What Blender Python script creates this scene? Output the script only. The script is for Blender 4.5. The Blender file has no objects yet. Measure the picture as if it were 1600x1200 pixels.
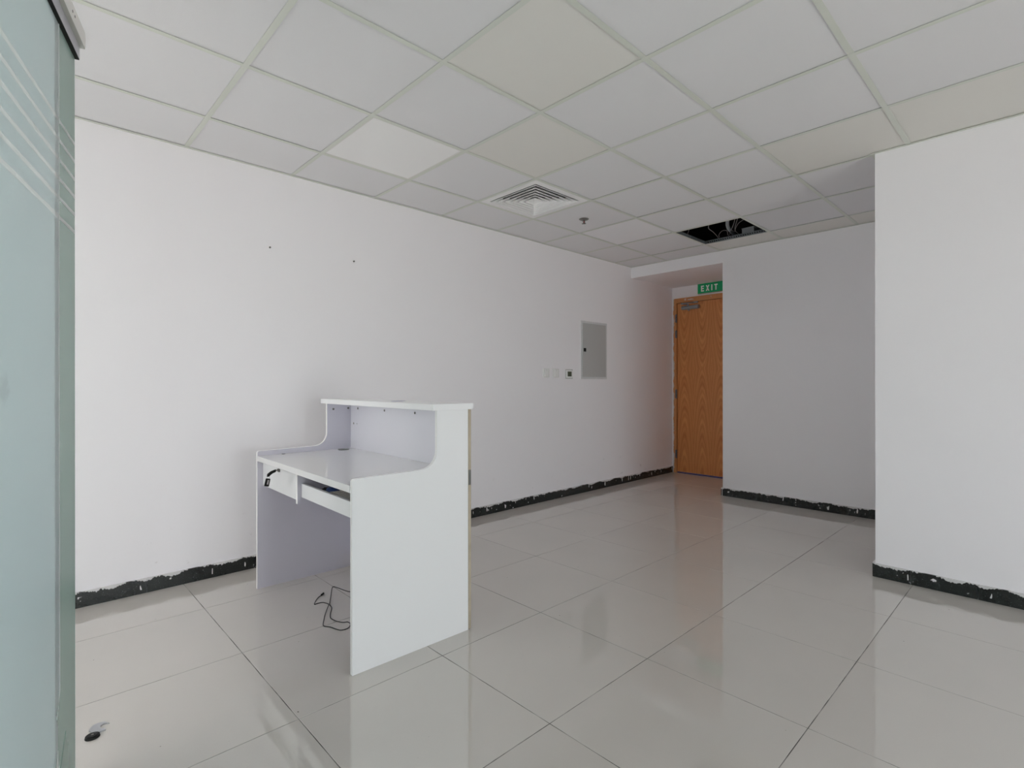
import bpy, bmesh, math, random
from mathutils import Vector, Matrix
random.seed(4)
S = bpy.context.scene
COL = S.collection
R = math.radians

# ------------------------------------------------------------------ camera, sky, light, exposure
CAM_H = 1.142
cam_data = bpy.data.cameras.new('camera')
cam = bpy.data.objects.new('camera', cam_data); COL.objects.link(cam)
YAW = 0.8129
cam.location = (0, 0, CAM_H)
cam.rotation_euler = (math.pi / 2, 0, YAW - math.pi / 2)
cam.rotation_euler.rotate_axis('Z', -0.001)
cam_data.sensor_width = 36.0
cam_data.lens = 36.0 * 817.1 / 1600
cam_data.shift_x = (800 - 793.8) / 1600
cam_data.shift_y = -(600 - 599.6) / 1600
cam_data.clip_start = 0.02
S.camera = cam

S.view_settings.view_transform = 'Standard'
S.view_settings.look = 'None'
S.view_settings.gamma = 1.0
S.view_settings.use_curve_mapping = False
S.view_settings.exposure = -0.03
S.cycles.max_bounces = 24; S.cycles.diffuse_bounces = 20; S.cycles.glossy_bounces = 6; S.cycles.transparent_max_bounces = 12

world = bpy.data.worlds.new('daylight'); S.world = world
world.use_nodes = True
wn = world.node_tree.nodes; wl = world.node_tree.links
bg = wn['Background']
tc = wn.new('ShaderNodeTexCoord'); sep = wn.new('ShaderNodeSeparateXYZ')
rmp = wn.new('ShaderNodeValToRGB')
mr = wn.new('ShaderNodeMapRange'); mr.inputs[1].default_value = -1; mr.inputs[2].default_value = 1
wl.new(tc.outputs['Generated'], sep.inputs[0]); wl.new(sep.outputs['Z'], mr.inputs[0])
wl.new(mr.outputs[0], rmp.inputs[0]); wl.new(rmp.outputs[0], bg.inputs['Color'])
e = rmp.color_ramp.elements
e[0].position = 0.40; e[0].color = (0.95, 0.90, 0.86, 1)
e[1].position = 0.90; e[1].color = (0.86, 0.91, 1.0, 1)
m_ = e.new(0.52); m_.color = (0.95, 0.96, 1.0, 1)
bg.inputs['Strength'].default_value = 14.0

# room dimensions
HC = 2.50          # underside of the ceiling grid
YL = 3.455         # wall on the left
XB = 5.26          # back wall
XD = 6.20          # wall holding the door, deep in the alcove
XP = 3.71          # face of the wall block on the right
YP = 0.755         # its corner
XW = -8.0          # wall behind the camera (glazing added)
YW = -3.2          # wall on the right of the camera (glazing added)
HT = 3.0           # structural slab

def portal(name, loc, rot, sx, sy):
    l = bpy.data.lights.new(name, 'AREA'); l.shape = 'RECTANGLE'; l.size = sx; l.size_y = sy
    l.cycles.is_portal = True
    o = bpy.data.objects.new(name, l); COL.objects.link(o); o.location = loc; o.rotation_euler = rot
    return o
W1 = (0.4, 1.9, 0.10, 1.65)      # unseen glazing added for light in wall_right: x0, x1, z0, z1
W2 = (-1.0, 0.0, 0.60, 2.20)      # small unseen glazing added for light in wall_near: y0, y1, z0, z1
W3 = (-7.6, -1.0, 0.10, 2.46)     # unseen glazing invented in wall_left behind the camera, lights the back wall
portal('portal_right', ((W1[0]+W1[1])/2, YW-0.16, (W1[2]+W1[3])/2), (R(90), 0, 0), W1[1]-W1[0], W1[3]-W1[2])
portal('portal_near', (XW-0.16, (W2[0]+W2[1])/2, (W2[2]+W2[3])/2), (R(90), 0, R(-90)), W2[1]-W2[0], W2[3]-W2[2])

portal('portal_left', ((W3[0]+W3[1])/2, YL+0.16, (W3[2]+W3[3])/2), (R(-90), 0, 0), W3[1]-W3[0], W3[3]-W3[2])

# ------------------------------------------------------------------ materials
def srgb(r, g, b):
    def f(c):
        c /= 255.0
        return c / 12.92 if c <= 0.04045 else ((c + 0.055) / 1.055) ** 2.4
    return (f(r), f(g), f(b), 1)
MATS = {}
def mat(name, col, rough=0.5, metal=0.0, ior=1.5, spec=None, bump=0.0, bscale=200, coat=0.0, var=0.0, vscale=3.0):
    m = bpy.data.materials.new(name); m.use_nodes = True; MATS[name] = m
    nt = m.node_tree; b = nt.nodes['Principled BSDF']
    b.inputs['Base Color'].default_value = col
    b.inputs['Roughness'].default_value = rough; b.inputs['Metallic'].default_value = metal
    b.inputs['IOR'].default_value = ior
    if spec is not None: b.inputs['Specular IOR Level'].default_value = spec
    if coat: b.inputs['Coat Weight'].default_value = coat; b.inputs['Coat Roughness'].default_value = 0.03
    t = nt.nodes.new('ShaderNodeTexCoord')
    if var:
        n = nt.nodes.new('ShaderNodeTexNoise'); n.inputs['Scale'].default_value = vscale; n.inputs['Detail'].default_value = 5
        nt.links.new(t.outputs['Object'], n.inputs['Vector'])
        mp = nt.nodes.new('ShaderNodeMapRange')
        mp.inputs[1].default_value = 0.3; mp.inputs[2].default_value = 0.7
        mp.inputs[3].default_value = 1 - var; mp.inputs[4].default_value = 1 + var
        nt.links.new(n.outputs[0], mp.inputs[0])
        mx = nt.nodes.new('ShaderNodeMix'); mx.data_type = 'RGBA'; mx.blend_type = 'MULTIPLY'; mx.inputs[0].default_value = 1
        mx.inputs[6].default_value = col
        nt.links.new(mp.outputs[0], mx.inputs[7]); nt.links.new(mx.outputs[2], b.inputs['Base Color'])
    if bump:
        n = nt.nodes.new('ShaderNodeTexNoise'); n.inputs['Scale'].default_value = bscale; n.inputs['Detail'].default_value = 3
        nt.links.new(t.outputs['Object'], n.inputs['Vector'])
        bp = nt.nodes.new('ShaderNodeBump'); bp.inputs['Strength'].default_value = bump; bp.inputs['Distance'].default_value = 0.002
        nt.links.new(n.outputs[0], bp.inputs['Height']); nt.links.new(bp.outputs[0], b.inputs['Normal'])
    return m
class NT:
    """small helper for hand-made node chains"""
    def __init__(s, m): s.nt = m.node_tree; s.b = s.nt.nodes['Principled BSDF']
    def n(s, typ, **kw):
        x = s.nt.nodes.new(typ)
        for k, v in kw.items(): setattr(x, k, v)
        return x
    def l(s, a, b): s.nt.links.new(a, b)
    def math(s, op, a, b=None, c=None):
        x = s.n('ShaderNodeMath', operation=op)
        for i, v in enumerate((a, b, c)):
            if v is None: continue
            if isinstance(v, (int, float)): x.inputs[i].default_value = v
            else: s.l(v, x.inputs[i])
        return x.outputs[0]
    def mix(s, fac, a, b):
        x = s.n('ShaderNodeMix', data_type='RGBA')
        for i, v in ((0, fac), (6, a), (7, b)):
            if isinstance(v, (int, float, tuple)): x.inputs[i].default_value = v
            else: s.l(v, x.inputs[i])
        return x.outputs[2]
    def noise(s, vec, scale, detail=4, rough=0.5):
        x = s.n('ShaderNodeTexNoise'); x.inputs['Scale'].default_value = scale; x.inputs['Detail'].default_value = detail
        x.inputs['Roughness'].default_value = rough; s.l(vec, x.inputs['Vector']); return x.outputs[0]
    def step(s, v, a, b):
        x = s.n('ShaderNodeMapRange'); x.inputs[1].default_value = a; x.inputs[2].default_value = b; s.l(v, x.inputs[0]); return x.outputs[0]

WALLC = (0.93, 0.915, 0.94, 1)
m_wall = mat('wall_paint', WALLC, 0.6, bump=0.15, bscale=260, spec=0.3)
h = NT(m_wall); gp = h.n('ShaderNodeNewGeometry').outputs['Position']; sp = h.n('ShaderNodeSeparateXYZ'); h.l(gp, sp.inputs[0])
h.l(h.mix(h.math('GREATER_THAN', sp.outputs['Z'], 2.504), WALLC, (0.03, 0.03, 0.03, 1)), h.b.inputs['Base Color'])   # bare blockwork above the ceiling, with the void's shade put into its colour
# left wall: same paint with a few faint scuffs low down and around the sockets
m_walll = mat('scuffed_wall_paint', WALLC, 0.6, spec=0.3)
h = NT(m_walll); t = h.n('ShaderNodeTexCoord').outputs['Object']; sp = h.n('ShaderNodeSeparateXYZ'); h.l(t, sp.inputs[0])
mp = h.n('ShaderNodeMapping'); h.l(t, mp.inputs[0]); mp.inputs['Scale'].default_value = (1, 1, 1.6); mp.inputs['Rotation'].default_value = (0, R(35), 0)
n1 = h.step(h.noise(mp.outputs[0], 9, 6, 0.6), 0.655, 0.70)
low = h.step(sp.outputs['Z'], 0.38, 0.12)
h.l(h.mix(h.math('MULTIPLY', h.math('MULTIPLY', n1, low), 0.38), WALLC, (0.36, 0.34, 0.32, 1)), h.b.inputs['Base Color'])
m_wallgrey = mat('bounce_cutting_grey', (0.16, 0.16, 0.165, 1), 0.6)  # unseen right wall, made dark to cut bounced light on the left wall
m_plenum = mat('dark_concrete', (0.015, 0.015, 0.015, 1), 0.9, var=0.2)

CT = (0.84, 0.835, 0.85, 1)
m_tile = mat('mineral_ceiling_tile', CT, 0.85, bump=0.35, bscale=420, spec=0.2)
m_tilecream = mat('cream_ceiling_tile', (0.84, 0.825, 0.785, 1), 0.85, bump=0.35, bscale=420, spec=0.2)
m_tilewhite = mat('new_ceiling_tile', (0.93, 0.92, 0.94, 1), 0.8, bump=0.2, bscale=420, spec=0.2)
m_grid = mat('ceiling_grid_metal', (0.74, 0.765, 0.70, 1), 0.5)
m_galv = mat('galvanised_steel', (0.38, 0.42, 0.44, 1), 0.35, metal=0.6, var=0.3, vscale=90)
m_panelw = mat('opal_acrylic', (0.96, 0.955, 0.95, 1), 0.35)
m_dif = mat('white_enamel', (0.93, 0.93, 0.93, 1), 0.35)

# polished porcelain floor
FC = (0.61, 0.578, 0.538, 1)
m_floor = mat('polished_porcelain', FC, 0.02, ior=2.2)
h = NT(m_floor); t = h.n('ShaderNodeTexCoord').outputs['Object']; gp = h.n('ShaderNodeNewGeometry').outputs['Position']
oi = h.n('ShaderNodeObjectInfo').outputs['Random']
spk = h.noise(gp, 420, 2)
cl = h.noise(gp, 2.2, 4)
v = h.math('ADD', h.math('MULTIPLY', spk, 0.10), h.math('MULTIPLY', cl, 0.10))
v = h.math('ADD', v, h.math('MULTIPLY', oi, 0.03)); v = h.math('ADD', v, 0.885)
mx = h.n('ShaderNodeMix', data_type='RGBA', blend_type='MULTIPLY'); mx.inputs[0].default_value = 1; mx.inputs[6].default_value = FC
h.l(v, mx.inputs[7])
dirt = h.step(h.noise(gp, 55, 2, 0.4), 0.79, 0.80)
h.l(h.mix(h.math('MULTIPLY', dirt, 0.8), mx.outputs[2], (0.10, 0.085, 0.07, 1)), h.b.inputs['Base Color'])
rr = h.math('ADD', h.math('MULTIPLY', h.noise(gp, 6, 5), 0.008), 0.001)
h.l(rr, h.b.inputs['Roughness'])
m_grout = mat('grey_grout', (0.12, 0.115, 0.11, 1), 0.9)
h = NT(m_grout); gp = h.n('ShaderNodeNewGeometry').outputs['Position']
h.l(h.mix(h.step(h.noise(gp, 7, 4), 0.42, 0.62), (0.07, 0.066, 0.062, 1), (0.32, 0.31, 0.29, 1)), h.b.inputs['Base Color'])

# black granite skirting smeared with wall paint along its top and in drips
m_gran = mat('black_granite', (0.012, 0.014, 0.014, 1), 0.22)
h = NT(m_gran); gp = h.n('ShaderNodeNewGeometry').outputs['Position']; sp = h.n('ShaderNodeSeparateXYZ'); h.l(gp, sp.inputs[0])
al = h.math('ADD', sp.outputs['X'], sp.outputs['Y'])
cmb = h.n('ShaderNodeCombineXYZ'); h.l(al, cmb.inputs[0]); h.l(h.math('MULTIPLY', sp.outputs['Z'], 0.25), cmb.inputs[1])
edge = h.math('ADD', h.math('MULTIPLY', h.noise(cmb.outputs[0], 7, 3, 0.5), -0.075), 0.1105)
edge = h.math('ADD', edge, h.math('MULTIPLY', h.math('SUBTRACT', h.noise(cmb.outputs[0], 75, 4, 0.7), 0.5), 0.040))
paint = h.math('GREATER_THAN', sp.outputs['Z'], edge)
drn = h.noise(cmb.outputs[0], 46, 1, 0.3)
drip = h.math('GREATER_THAN', drn, h.step(sp.outputs['Z'], -0.10, 0.17))
drip = h.math('MULTIPLY', h.math('GREATER_THAN', drn, 0.715), h.math('GREATER_THAN', sp.outputs['Z'], 0.022))
fl = h.step(h.noise(gp, 230, 1, 0.4), 0.70, 0.74)
blob = h.step(h.noise(gp, 30, 3, 0.5), 0.70, 0.715)
ba = h.mix(h.math('MULTIPLY', fl, 0.55), (0.010, 0.013, 0.0125, 1), (0.30, 0.34, 0.34, 1))
ba = h.mix(h.math('MULTIPLY', h.step(h.noise(gp, 12, 5, 0.6), 0.5, 0.75), 0.12), ba, (0.10, 0.11, 0.105, 1))
pm = h.math('MINIMUM', h.math('ADD', h.math('ADD', paint, drip), blob), 1.0)
h.l(h.mix(pm, ba, (0.66, 0.65, 0.655, 1)), h.b.inputs['Base Color'])
h.l(h.math('ADD', h.math('MULTIPLY', pm, 0.4), 0.22), h.b.inputs['Roughness'])

# laminates of the desk
m_lam = mat('white_gloss_laminate', (0.93, 0.935, 0.945, 1), 0.28, coat=0.25, bump=0.03, bscale=25)
m_lamtop = mat('white_polished_laminate', (0.78, 0.78, 0.78, 1), 0.04, ior=1.75)
m_lav = mat('shaded_lavender_laminate', (0.64, 0.625, 0.70, 1), 0.45, bump=0.1, bscale=300)  # inner faces: colour cast and under-desk shade put into the colour
m_lavb = mat('lit_lavender_laminate', (0.80, 0.795, 0.85, 1), 0.22, coat=0.2)  # lighter copy for the riser's back panel, its stronger light put into the colour
m_drw = mat('drawer_gloss_laminate', (0.78, 0.79, 0.80, 1), 0.06, ior=1.6)
m_raw = mat('raw_mdf_edge', (0.50, 0.43, 0.33, 1), 0.8, var=0.12, vscale=12)
m_band = mat('edge_band', (0.88, 0.88, 0.875, 1), 0.3)
m_black = mat('black_plastic', (0.006, 0.007, 0.006, 1), 0.5, spec=0.25)
m_blackm = mat('black_matt_metal', (0.008, 0.008, 0.008, 1), 0.6, var=0.3, vscale=20)
m_chrome = mat('brushed_nickel', (0.24, 0.23, 0.215, 1), 0.3, metal=0.8)
m_steel = mat('satin_steel', (0.50, 0.51, 0.53, 1), 0.35, metal=0.85)
m_closer = mat('closer_grey_paint', (0.30, 0.32, 0.34, 1), 0.35, metal=0.15)
m_hinge = mat('dark_hinge_metal', (0.16, 0.16, 0.18, 1), 0.4, metal=0.4, var=0.4, vscale=60)
m_blue = mat('blue_plastic', (0.02, 0.06, 0.24, 1), 0.3)
m_keyb = mat('warm_grey_plastic', (0.62, 0.60, 0.56, 1), 0.6)
m_capgrey = mat('screw_cover', (0.16, 0.16, 0.15, 1), 0.6)
m_gromm = mat('grommet_plastic', (0.14, 0.145, 0.13, 1), 0.4)
m_switch = mat('switch_plastic', (0.80, 0.80, 0.79, 1), 0.4)
m_switchw = mat('bright_switch_plastic', (0.86, 0.87, 0.86, 1), 0.35)
m_lcd = mat('lcd_screen', (0.075, 0.085, 0.055, 1), 0.2)
m_paper = mat('lavender_paper', (0.50, 0.49, 0.62, 1), 0.7)
m_cable = mat('black_cable_sheath', (0.012, 0.012, 0.012, 1), 0.45)
m_conduit = mat('white_conduit', (0.42, 0.45, 0.47, 1), 0.5)
m_wirew = mat('pale_wire', (0.45, 0.42, 0.42, 1), 0.5)
m_red = mat('red_glass_bulb', (0.35, 0.02, 0.03, 1), 0.2)
m_green = mat('exit_green', (0.0, 0.42, 0.15, 1), 0.35)
m_letter = mat('exit_letter_white', (0.92, 0.94, 0.92, 1), 0.4)
m_signframe = mat('sign_frame_olive', (0.30, 0.27, 0.17, 1), 0.5)
m_bluetape = mat('blue_threshold_tape', (0.03, 0.04, 0.20, 1), 0.6, var=0.5, vscale=30)
m_rail = mat('white_powder_coat', (0.80, 0.79, 0.76, 1), 0.4)
m_railg = mat('anodised_aluminium', (0.55, 0.55, 0.60, 1), 0.35, metal=0.2)
m_railb = mat('beige_seal', (0.50, 0.51, 0.47, 1), 0.5)
m_dark = mat('dark_void', (0.01, 0.013, 0.01, 1), 0.9)
m_frame = mat('added_window_aluminium', (0.30, 0.31, 0.32, 1), 0.4, metal=0.5)

# electrical panel greys: face, and brush-painted ragged surround
m_epan = mat('grey_panel_enamel', (0.50, 0.505, 0.50, 1), 0.45)
m_epanf = mat('grey_panel_frame', (0.40, 0.41, 0.415, 1), 0.5, var=0.06, vscale=30)
h = NT(m_epanf); gp = h.n('ShaderNodeTexCoord').outputs['Object']
ed = h.n('ShaderNodeSeparateXYZ'); h.l(gp, ed.inputs[0])
dx = h.math('SUBTRACT', 0.228, h.math('ABSOLUTE', ed.outputs['X'])); dz = h.math('SUBTRACT', 0.307, h.math('ABSOLUTE', ed.outputs['Z']))
dd = h.math('MINIMUM', dx, dz)
rag = h.math('MULTIPLY', h.step(h.noise(gp, 16, 6, 0.6), 0.38, 0.66), 0.018)
h.l(h.mix(h.math('LESS_THAN', dd, rag), (0.68, 0.69, 0.70, 1), (0.74, 0.73, 0.74, 1)), h.b.inputs['Base Color'])

# veneer: book-matched cathedral grain (object origin at door leaf centre line, z from floor)
def veneer(name, dark, light, figured=True):
    m = mat(name, light, 0.38, ior=1.45)
    h = NT(m); t = h.n('ShaderNodeTexCoord').outputs['Object']; sp = h.n('ShaderNodeSeparateXYZ'); h.l(t, sp.inputs[0])
    mp = h.n('ShaderNodeMapping'); h.l(t, mp.inputs[0]); mp.inputs['Scale'].default_value = (1, 1, 0.06)
    fine = h.noise(mp.outputs[0], 160, 4, 0.6)
    mp2 = h.n('ShaderNodeMapping'); h.l(t, mp2.inputs[0]); mp2.inputs['Scale'].default_value = (1, 1, 0.35)
    wob = h.noise(mp2.outputs[0], 7, 3, 0.5)
    if figured:
        P = 0.235
        u = h.math('SUBTRACT', h.math('PINGPONG', h.math('ADD', sp.outputs['Y'], h.math('ADD', h.math('MULTIPLY', wob, 0.02), 0.070)), P / 2), 0.0)
        uu = h.math('MULTIPLY', u, u)
        az = h.math('ABSOLUTE', h.math('SUBTRACT', sp.outputs['Z'], 1.33))
        az = h.math('ADD', az, h.math('MULTIPLY', h.math('MULTIPLY', az, az), -0.20))
        vv = h.math('SUBTRACT', az, h.math('MULTIPLY', uu, 48.0))
        vv = h.math('ADD', vv, h.math('MULTIPLY', wob, 0.10))
        w = h.math('SINE', h.math('MULTIPLY', vv, 74.0))
        w = h.math('ADD', h.math('MULTIPLY', w, 0.5), 0.5)
        w2 = h.math('ADD', h.math('MULTIPLY', h.math('SINE', h.math('MULTIPLY', vv, 23.0)), 0.5), 0.5)
        g = h.math('ADD', h.math('MULTIPLY', w, 0.28), h.math('MULTIPLY', w2, 0.22))
        g = h.math('ADD', g, h.math('MULTIPLY', fine, 0.50))
    else:
        g = fine
    rp = h.n('ShaderNodeValToRGB'); h.l(g, rp.inputs[0])
    rp.color_ramp.elements[0].position = 0.1; rp.color_ramp.elements[0].color = dark
    rp.color_ramp.elements[1].position = 0.9; rp.color_ramp.elements[1].color = light
    h.l(rp.outputs[0], h.b.inputs['Base Color'])
    return m, h, rp
m_door, _, _ = veneer('beech_veneer', (0.53, 0.175, 0.05, 1), (0.80, 0.37, 0.135, 1))
m_jamb, h, rp = veneer('frame_timber', (0.56, 0.24, 0.088, 1), (0.70, 0.34, 0.14, 1), False)
gp = h.n('ShaderNodeNewGeometry').outputs['Position']; sp = h.n('ShaderNodeSeparateXYZ'); h.l(gp, sp.inputs[0])
# wall paint lapping over the outer edge of the frame
lap = h.math('ADD', 3.409, h.math('MULTIPLY', h.step(h.noise(gp, 11, 6, 0.6), 0.3, 0.7), 0.026))
lapm = h.math('GREATER_THAN', sp.outputs['Y'], lap)
lapm = h.math('MAXIMUM', lapm, h.math('MULTIPLY', h.math('GREATER_THAN', h.noise(gp, 9, 5, 0.6), 0.57), h.math('GREATER_THAN', sp.outputs['Z'], 2.195)))
h.l(h.mix(lapm, rp.outputs[0], (0.70, 0.68, 0.67, 1)), h.b.inputs['Base Color'])

# frosted glass: green-tinted, milky, polished outside
def frosted(name, diff, trans, k, coat_r=0.25, spot=None):
    m = bpy.data.materials.new(name); m.use_nodes = True; nt = m.node_tree
    for x in list(nt.nodes): nt.nodes.remove(x)
    o = nt.nodes.new('ShaderNodeOutputMaterial'); d = nt.nodes.new('ShaderNodeBsdfDiffuse'); tr = nt.nodes.new('ShaderNodeBsdfTranslucent')
    d.inputs[0].default_value = diff; tr.inputs[0].default_value = trans
    mx = nt.nodes.new('ShaderNodeMixShader'); mx.inputs[0].default_value = k
    gl = nt.nodes.new('ShaderNodeBsdfGlossy'); gl.inputs['Roughness'].default_value = coat_r
    fr = nt.nodes.new('ShaderNodeFresnel'); fr.inputs[0].default_value = 1.32
    m2 = nt.nodes.new('ShaderNodeMixShader')
    nt.links.new(d.outputs[0], mx.inputs[1]); nt.links.new(tr.outputs[0], mx.inputs[2])
    nt.links.new(fr.outputs[0], m2.inputs[0]); nt.links.new(mx.outputs[0], m2.inputs[1]); nt.links.new(gl.outputs[0], m2.inputs[2])
    nt.links.new(m2.outputs[0], o.inputs[0])
    if spot:
        t = nt.nodes.new('ShaderNodeTexCoord'); vm = nt.nodes.new('ShaderNodeVectorMath'); vm.operation = 'SUBTRACT'
        vm.inputs[1].default_value = spot
        n = nt.nodes.new('ShaderNodeTexNoise'); n.inputs['Scale'].default_value = 60
        ln = nt.nodes.new('ShaderNodeVectorMath'); ln.operation = 'LENGTH'
        nt.links.new(t.outputs['Object'], vm.inputs[0]); nt.links.new(t.outputs['Object'], n.inputs['Vector'])
        nt.links.new(vm.outputs[0], ln.inputs[0])
        ad = nt.nodes.new('ShaderNodeMath'); ad.operation = 'MULTIPLY_ADD'; ad.inputs[1].default_value = 0.035
        nt.links.new(n.outputs[0], ad.inputs[0]); nt.links.new(ln.outputs['Value'], ad.inputs[2])
        mr = nt.nodes.new('ShaderNodeMapRange'); mr.inputs[1].default_value = 0.032; mr.inputs[2].default_value = 0.052
        mr.inputs[3].default_value = 0.35; mr.inputs[4].default_value = 0.0
        nt.links.new(ad.outputs[0], mr.inputs[0])
        mc = nt.nodes.new('ShaderNodeMix'); mc.data_type = 'RGBA'; mc.inputs[6].default_value = diff; mc.inputs[7].default_value = (0.22, 0.22, 0.23, 1)
        nt.links.new(mr.outputs[0], mc.inputs[0]); nt.links.new(mc.outputs[2], d.inputs[0])
    return m
m_glass = frosted('green_frosted_glass', (0.19, 0.25, 0.225, 1), (0.22, 0.30, 0.27, 1), 0.45)
m_film = frosted('pale_frosting_film', (0.70, 0.77, 0.785, 1), (0.82, 0.91, 0.925, 1), 0.5, 0.3, (-0.537, 0.0, 1.13))
m_stripe = frosted('clear_stripe_film', (0.92, 0.96, 0.96, 1), (0.95, 0.98, 0.98, 1), 0.45, 0.1)
m_clearg = bpy.data.materials.new('clear_green_glass'); m_clearg.use_nodes = True
_n = m_clearg.node_tree; _b = _n.nodes['Principled BSDF']; _n.nodes.remove(_b)
_t = _n.nodes.new('ShaderNodeBsdfTransparent'); _t.inputs[0].default_value = (0.93, 0.97, 0.96, 1); _n.links.new(_t.outputs[0], _n.nodes['Material Output'].inputs[0])
m_gedge = frosted('glass_edge', (0.42, 0.60, 0.53, 1), (0.4, 0.6, 0.5, 1), 0.4, 0.05)
m_wglass = bpy.data.materials.new('added_window_glass'); m_wglass.use_nodes = True
nt = m_wglass.node_tree
for x in list(nt.nodes): nt.nodes.remove(x)
o_ = nt.nodes.new('ShaderNodeOutputMaterial'); t_ = nt.nodes.new('ShaderNodeBsdfTransparent'); g_ = nt.nodes.new('ShaderNodeBsdfGlossy')
g_.inputs['Roughness'].default_value = 0.02; t_.inputs[0].default_value = (0.96, 0.98, 0.97, 1)
x_ = nt.nodes.new('ShaderNodeMixShader'); f_ = nt.nodes.new('ShaderNodeFresnel'); f_.inputs[0].default_value = 1.35
nt.links.new(f_.outputs[0], x_.inputs[0]); nt.links.new(t_.outputs[0], x_.inputs[1]); nt.links.new(g_.outputs[0], x_.inputs[2]); nt.links.new(x_.outputs[0], o_.inputs[0])

# ------------------------------------------------------------------ mesh helpers
def box(bm, x0, x1, y0, y1, z0, z1, mi=0, face_mats=None):
    v = [bm.verts.new(p) for p in ((x0,y0,z0),(x1,y0,z0),(x1,y1,z0),(x0,y1,z0),(x0,y0,z1),(x1,y0,z1),(x1,y1,z1),(x0,y1,z1))]
    fs = {}
    for k, idx in (('-z',(0,3,2,1)),('+z',(4,5,6,7)),('-y',(0,1,5,4)),('+x',(1,2,6,5)),('+y',(2,3,7,6)),('-x',(3,0,4,7))):
        f = bm.faces.new([v[i] for i in idx]); f.material_index = (face_mats or {}).get(k, mi); fs[k] = f
    return fs
def prism(bm, pts, axis, a, b, mi=0, cap_mi=None):
    """extrude a 2-D outline; axis y: pts are (x,z); axis x: pts are (y,z); axis z: pts are (x,y)"""
    def P(p, t):
        return {'y': (p[0], t, p[1]), 'x': (t, p[0], p[1]), 'z': (p[0], p[1], t)}[axis]
    A = [bm.verts.new(P(p, a)) for p in pts]; B = [bm.verts.new(P(p, b)) for p in pts]
    n = len(pts)
    f1 = bm.faces.new(A); f2 = bm.faces.new(B[::-1])
    f1.material_index = f2.material_index = mi if cap_mi is None else cap_mi
    for i in range(n):
        f = bm.faces.new([A[i], B[i], B[(i+1) % n], A[(i+1) % n]]); f.material_index = mi
def cyl(bm, c, axis, r, l, seg=20, mi=0, r2=None):
    """cylinder from c along axis (vector) of length l"""
    ax = Vector(axis).normalized(); q = ax.to_track_quat('Z', 'Y').to_matrix().to_4x4()
    M = Matrix.Translation(Vector(c) + ax * l / 2) @ q
    g = bmesh.ops.create_cone(bm, cap_ends=True, segments=seg, radius1=r, radius2=r if r2 is None else r2, depth=l, matrix=M)
    for f in {f for v in g['verts'] for f in v.link_faces}: f.material_index = mi
def bevel(bm, w, seg=2):
    bmesh.ops.bevel(bm, geom=bm.edges[:], offset=w, segments=seg, profile=0.5, affect='EDGES', clamp_overlap=True)
def tube(bm, pts, r, seg=8, mi=0, smooth_n=6):
    """swept tube through the points, Catmull-Rom smoothed"""
    P = [Vector(p) for p in pts]
    if smooth_n and len(P) > 2:
        Q = []
        E = [2*P[0]-P[1]] + P + [2*P[-1]-P[-2]]
        for i in range(1, len(E)-2):
            for k in range(smooth_n):
                t = k/smooth_n; a, b, c, d = E[i-1], E[i], E[i+1], E[i+2]
                Q.append(0.5*((2*b)+(c-a)*t+(2*a-5*b+4*c-d)*t*t+(3*b-a-3*c+d)*t**3))
        Q.append(P[-1]); P = Q
    rings = []; up = Vector((0, 0, 1))
    for i, p in enumerate(P):
        d = (P[min(i+1, len(P)-1)] - P[max(i-1, 0)]).normalized()
        s = d.cross(up)
        if s.length < 1e-3: s = d.cross(Vector((1, 0, 0)))
        s.normalize(); u = s.cross(d).normalized()
        rings.append([bm.verts.new(p + (s*math.cos(a) + u*math.sin(a))*r) for a in [2*math.pi*k/seg for k in range(seg)]])
    for a, b in zip(rings, rings[1:]):
        for k in range(seg):
            f = bm.faces.new([a[k], a[(k+1) % seg], b[(k+1) % seg], b[k]]); f.smooth = True; f.material_index = mi
    for rg in (rings[0][::-1], rings[-1]):
        bm.faces.new(rg).material_index = mi
def obj(name, bm, mats, parent=None, loc=None, smooth=False):
    bmesh.ops.recalc_face_normals(bm, faces=bm.faces[:])
    me = bpy.data.meshes.new(name); bm.to_mesh(me); bm.free()
    for m in (mats if isinstance(mats, (list, tuple)) else [mats]): me.materials.append(m)
    if smooth:
        for p in me.polygons: p.use_smooth = True
    o = bpy.data.objects.new(name, me); COL.objects.link(o)
    if parent is not None: o.parent = parent
    if loc is not None: o.location = loc
    return o
def B(): return bmesh.new()
def tag(o, label, cat, group=None):
    o['label'] = label; o['category'] = cat
    if group: o['group'] = group
    return o
def thing(name, label, cat, loc=(0,0,0), rz=0, group=None):
    o = bpy.data.objects.new(name, None); COL.objects.link(o); o.location = loc; o.rotation_euler = (0, 0, rz)
    o.empty_display_size = 0.1
    return tag(o, label, cat, group)
def struct(name, bm, mats, **k):
    o = obj(name, bm, mats, **k); o['kind'] = 'structure'; return o
def boxobj(name, dims, m, parent=None, bv=0, loc=None):
    bm = B(); box(bm, *dims)
    if bv: bevel(bm, bv, 2)
    return obj(name, bm, m, parent, loc)

# ------------------------------------------------------------------ floor
bm = B(); box(bm, XW, XD+0.05, YW, YL, -0.12, -0.0009)
floor = struct('floor', bm, m_grout)
TX, TY, X0f, Y0f = 0.6027, 0.6047, 1.3093, 1.1812
GAP = 0.0028; TH = 0.010

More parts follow.
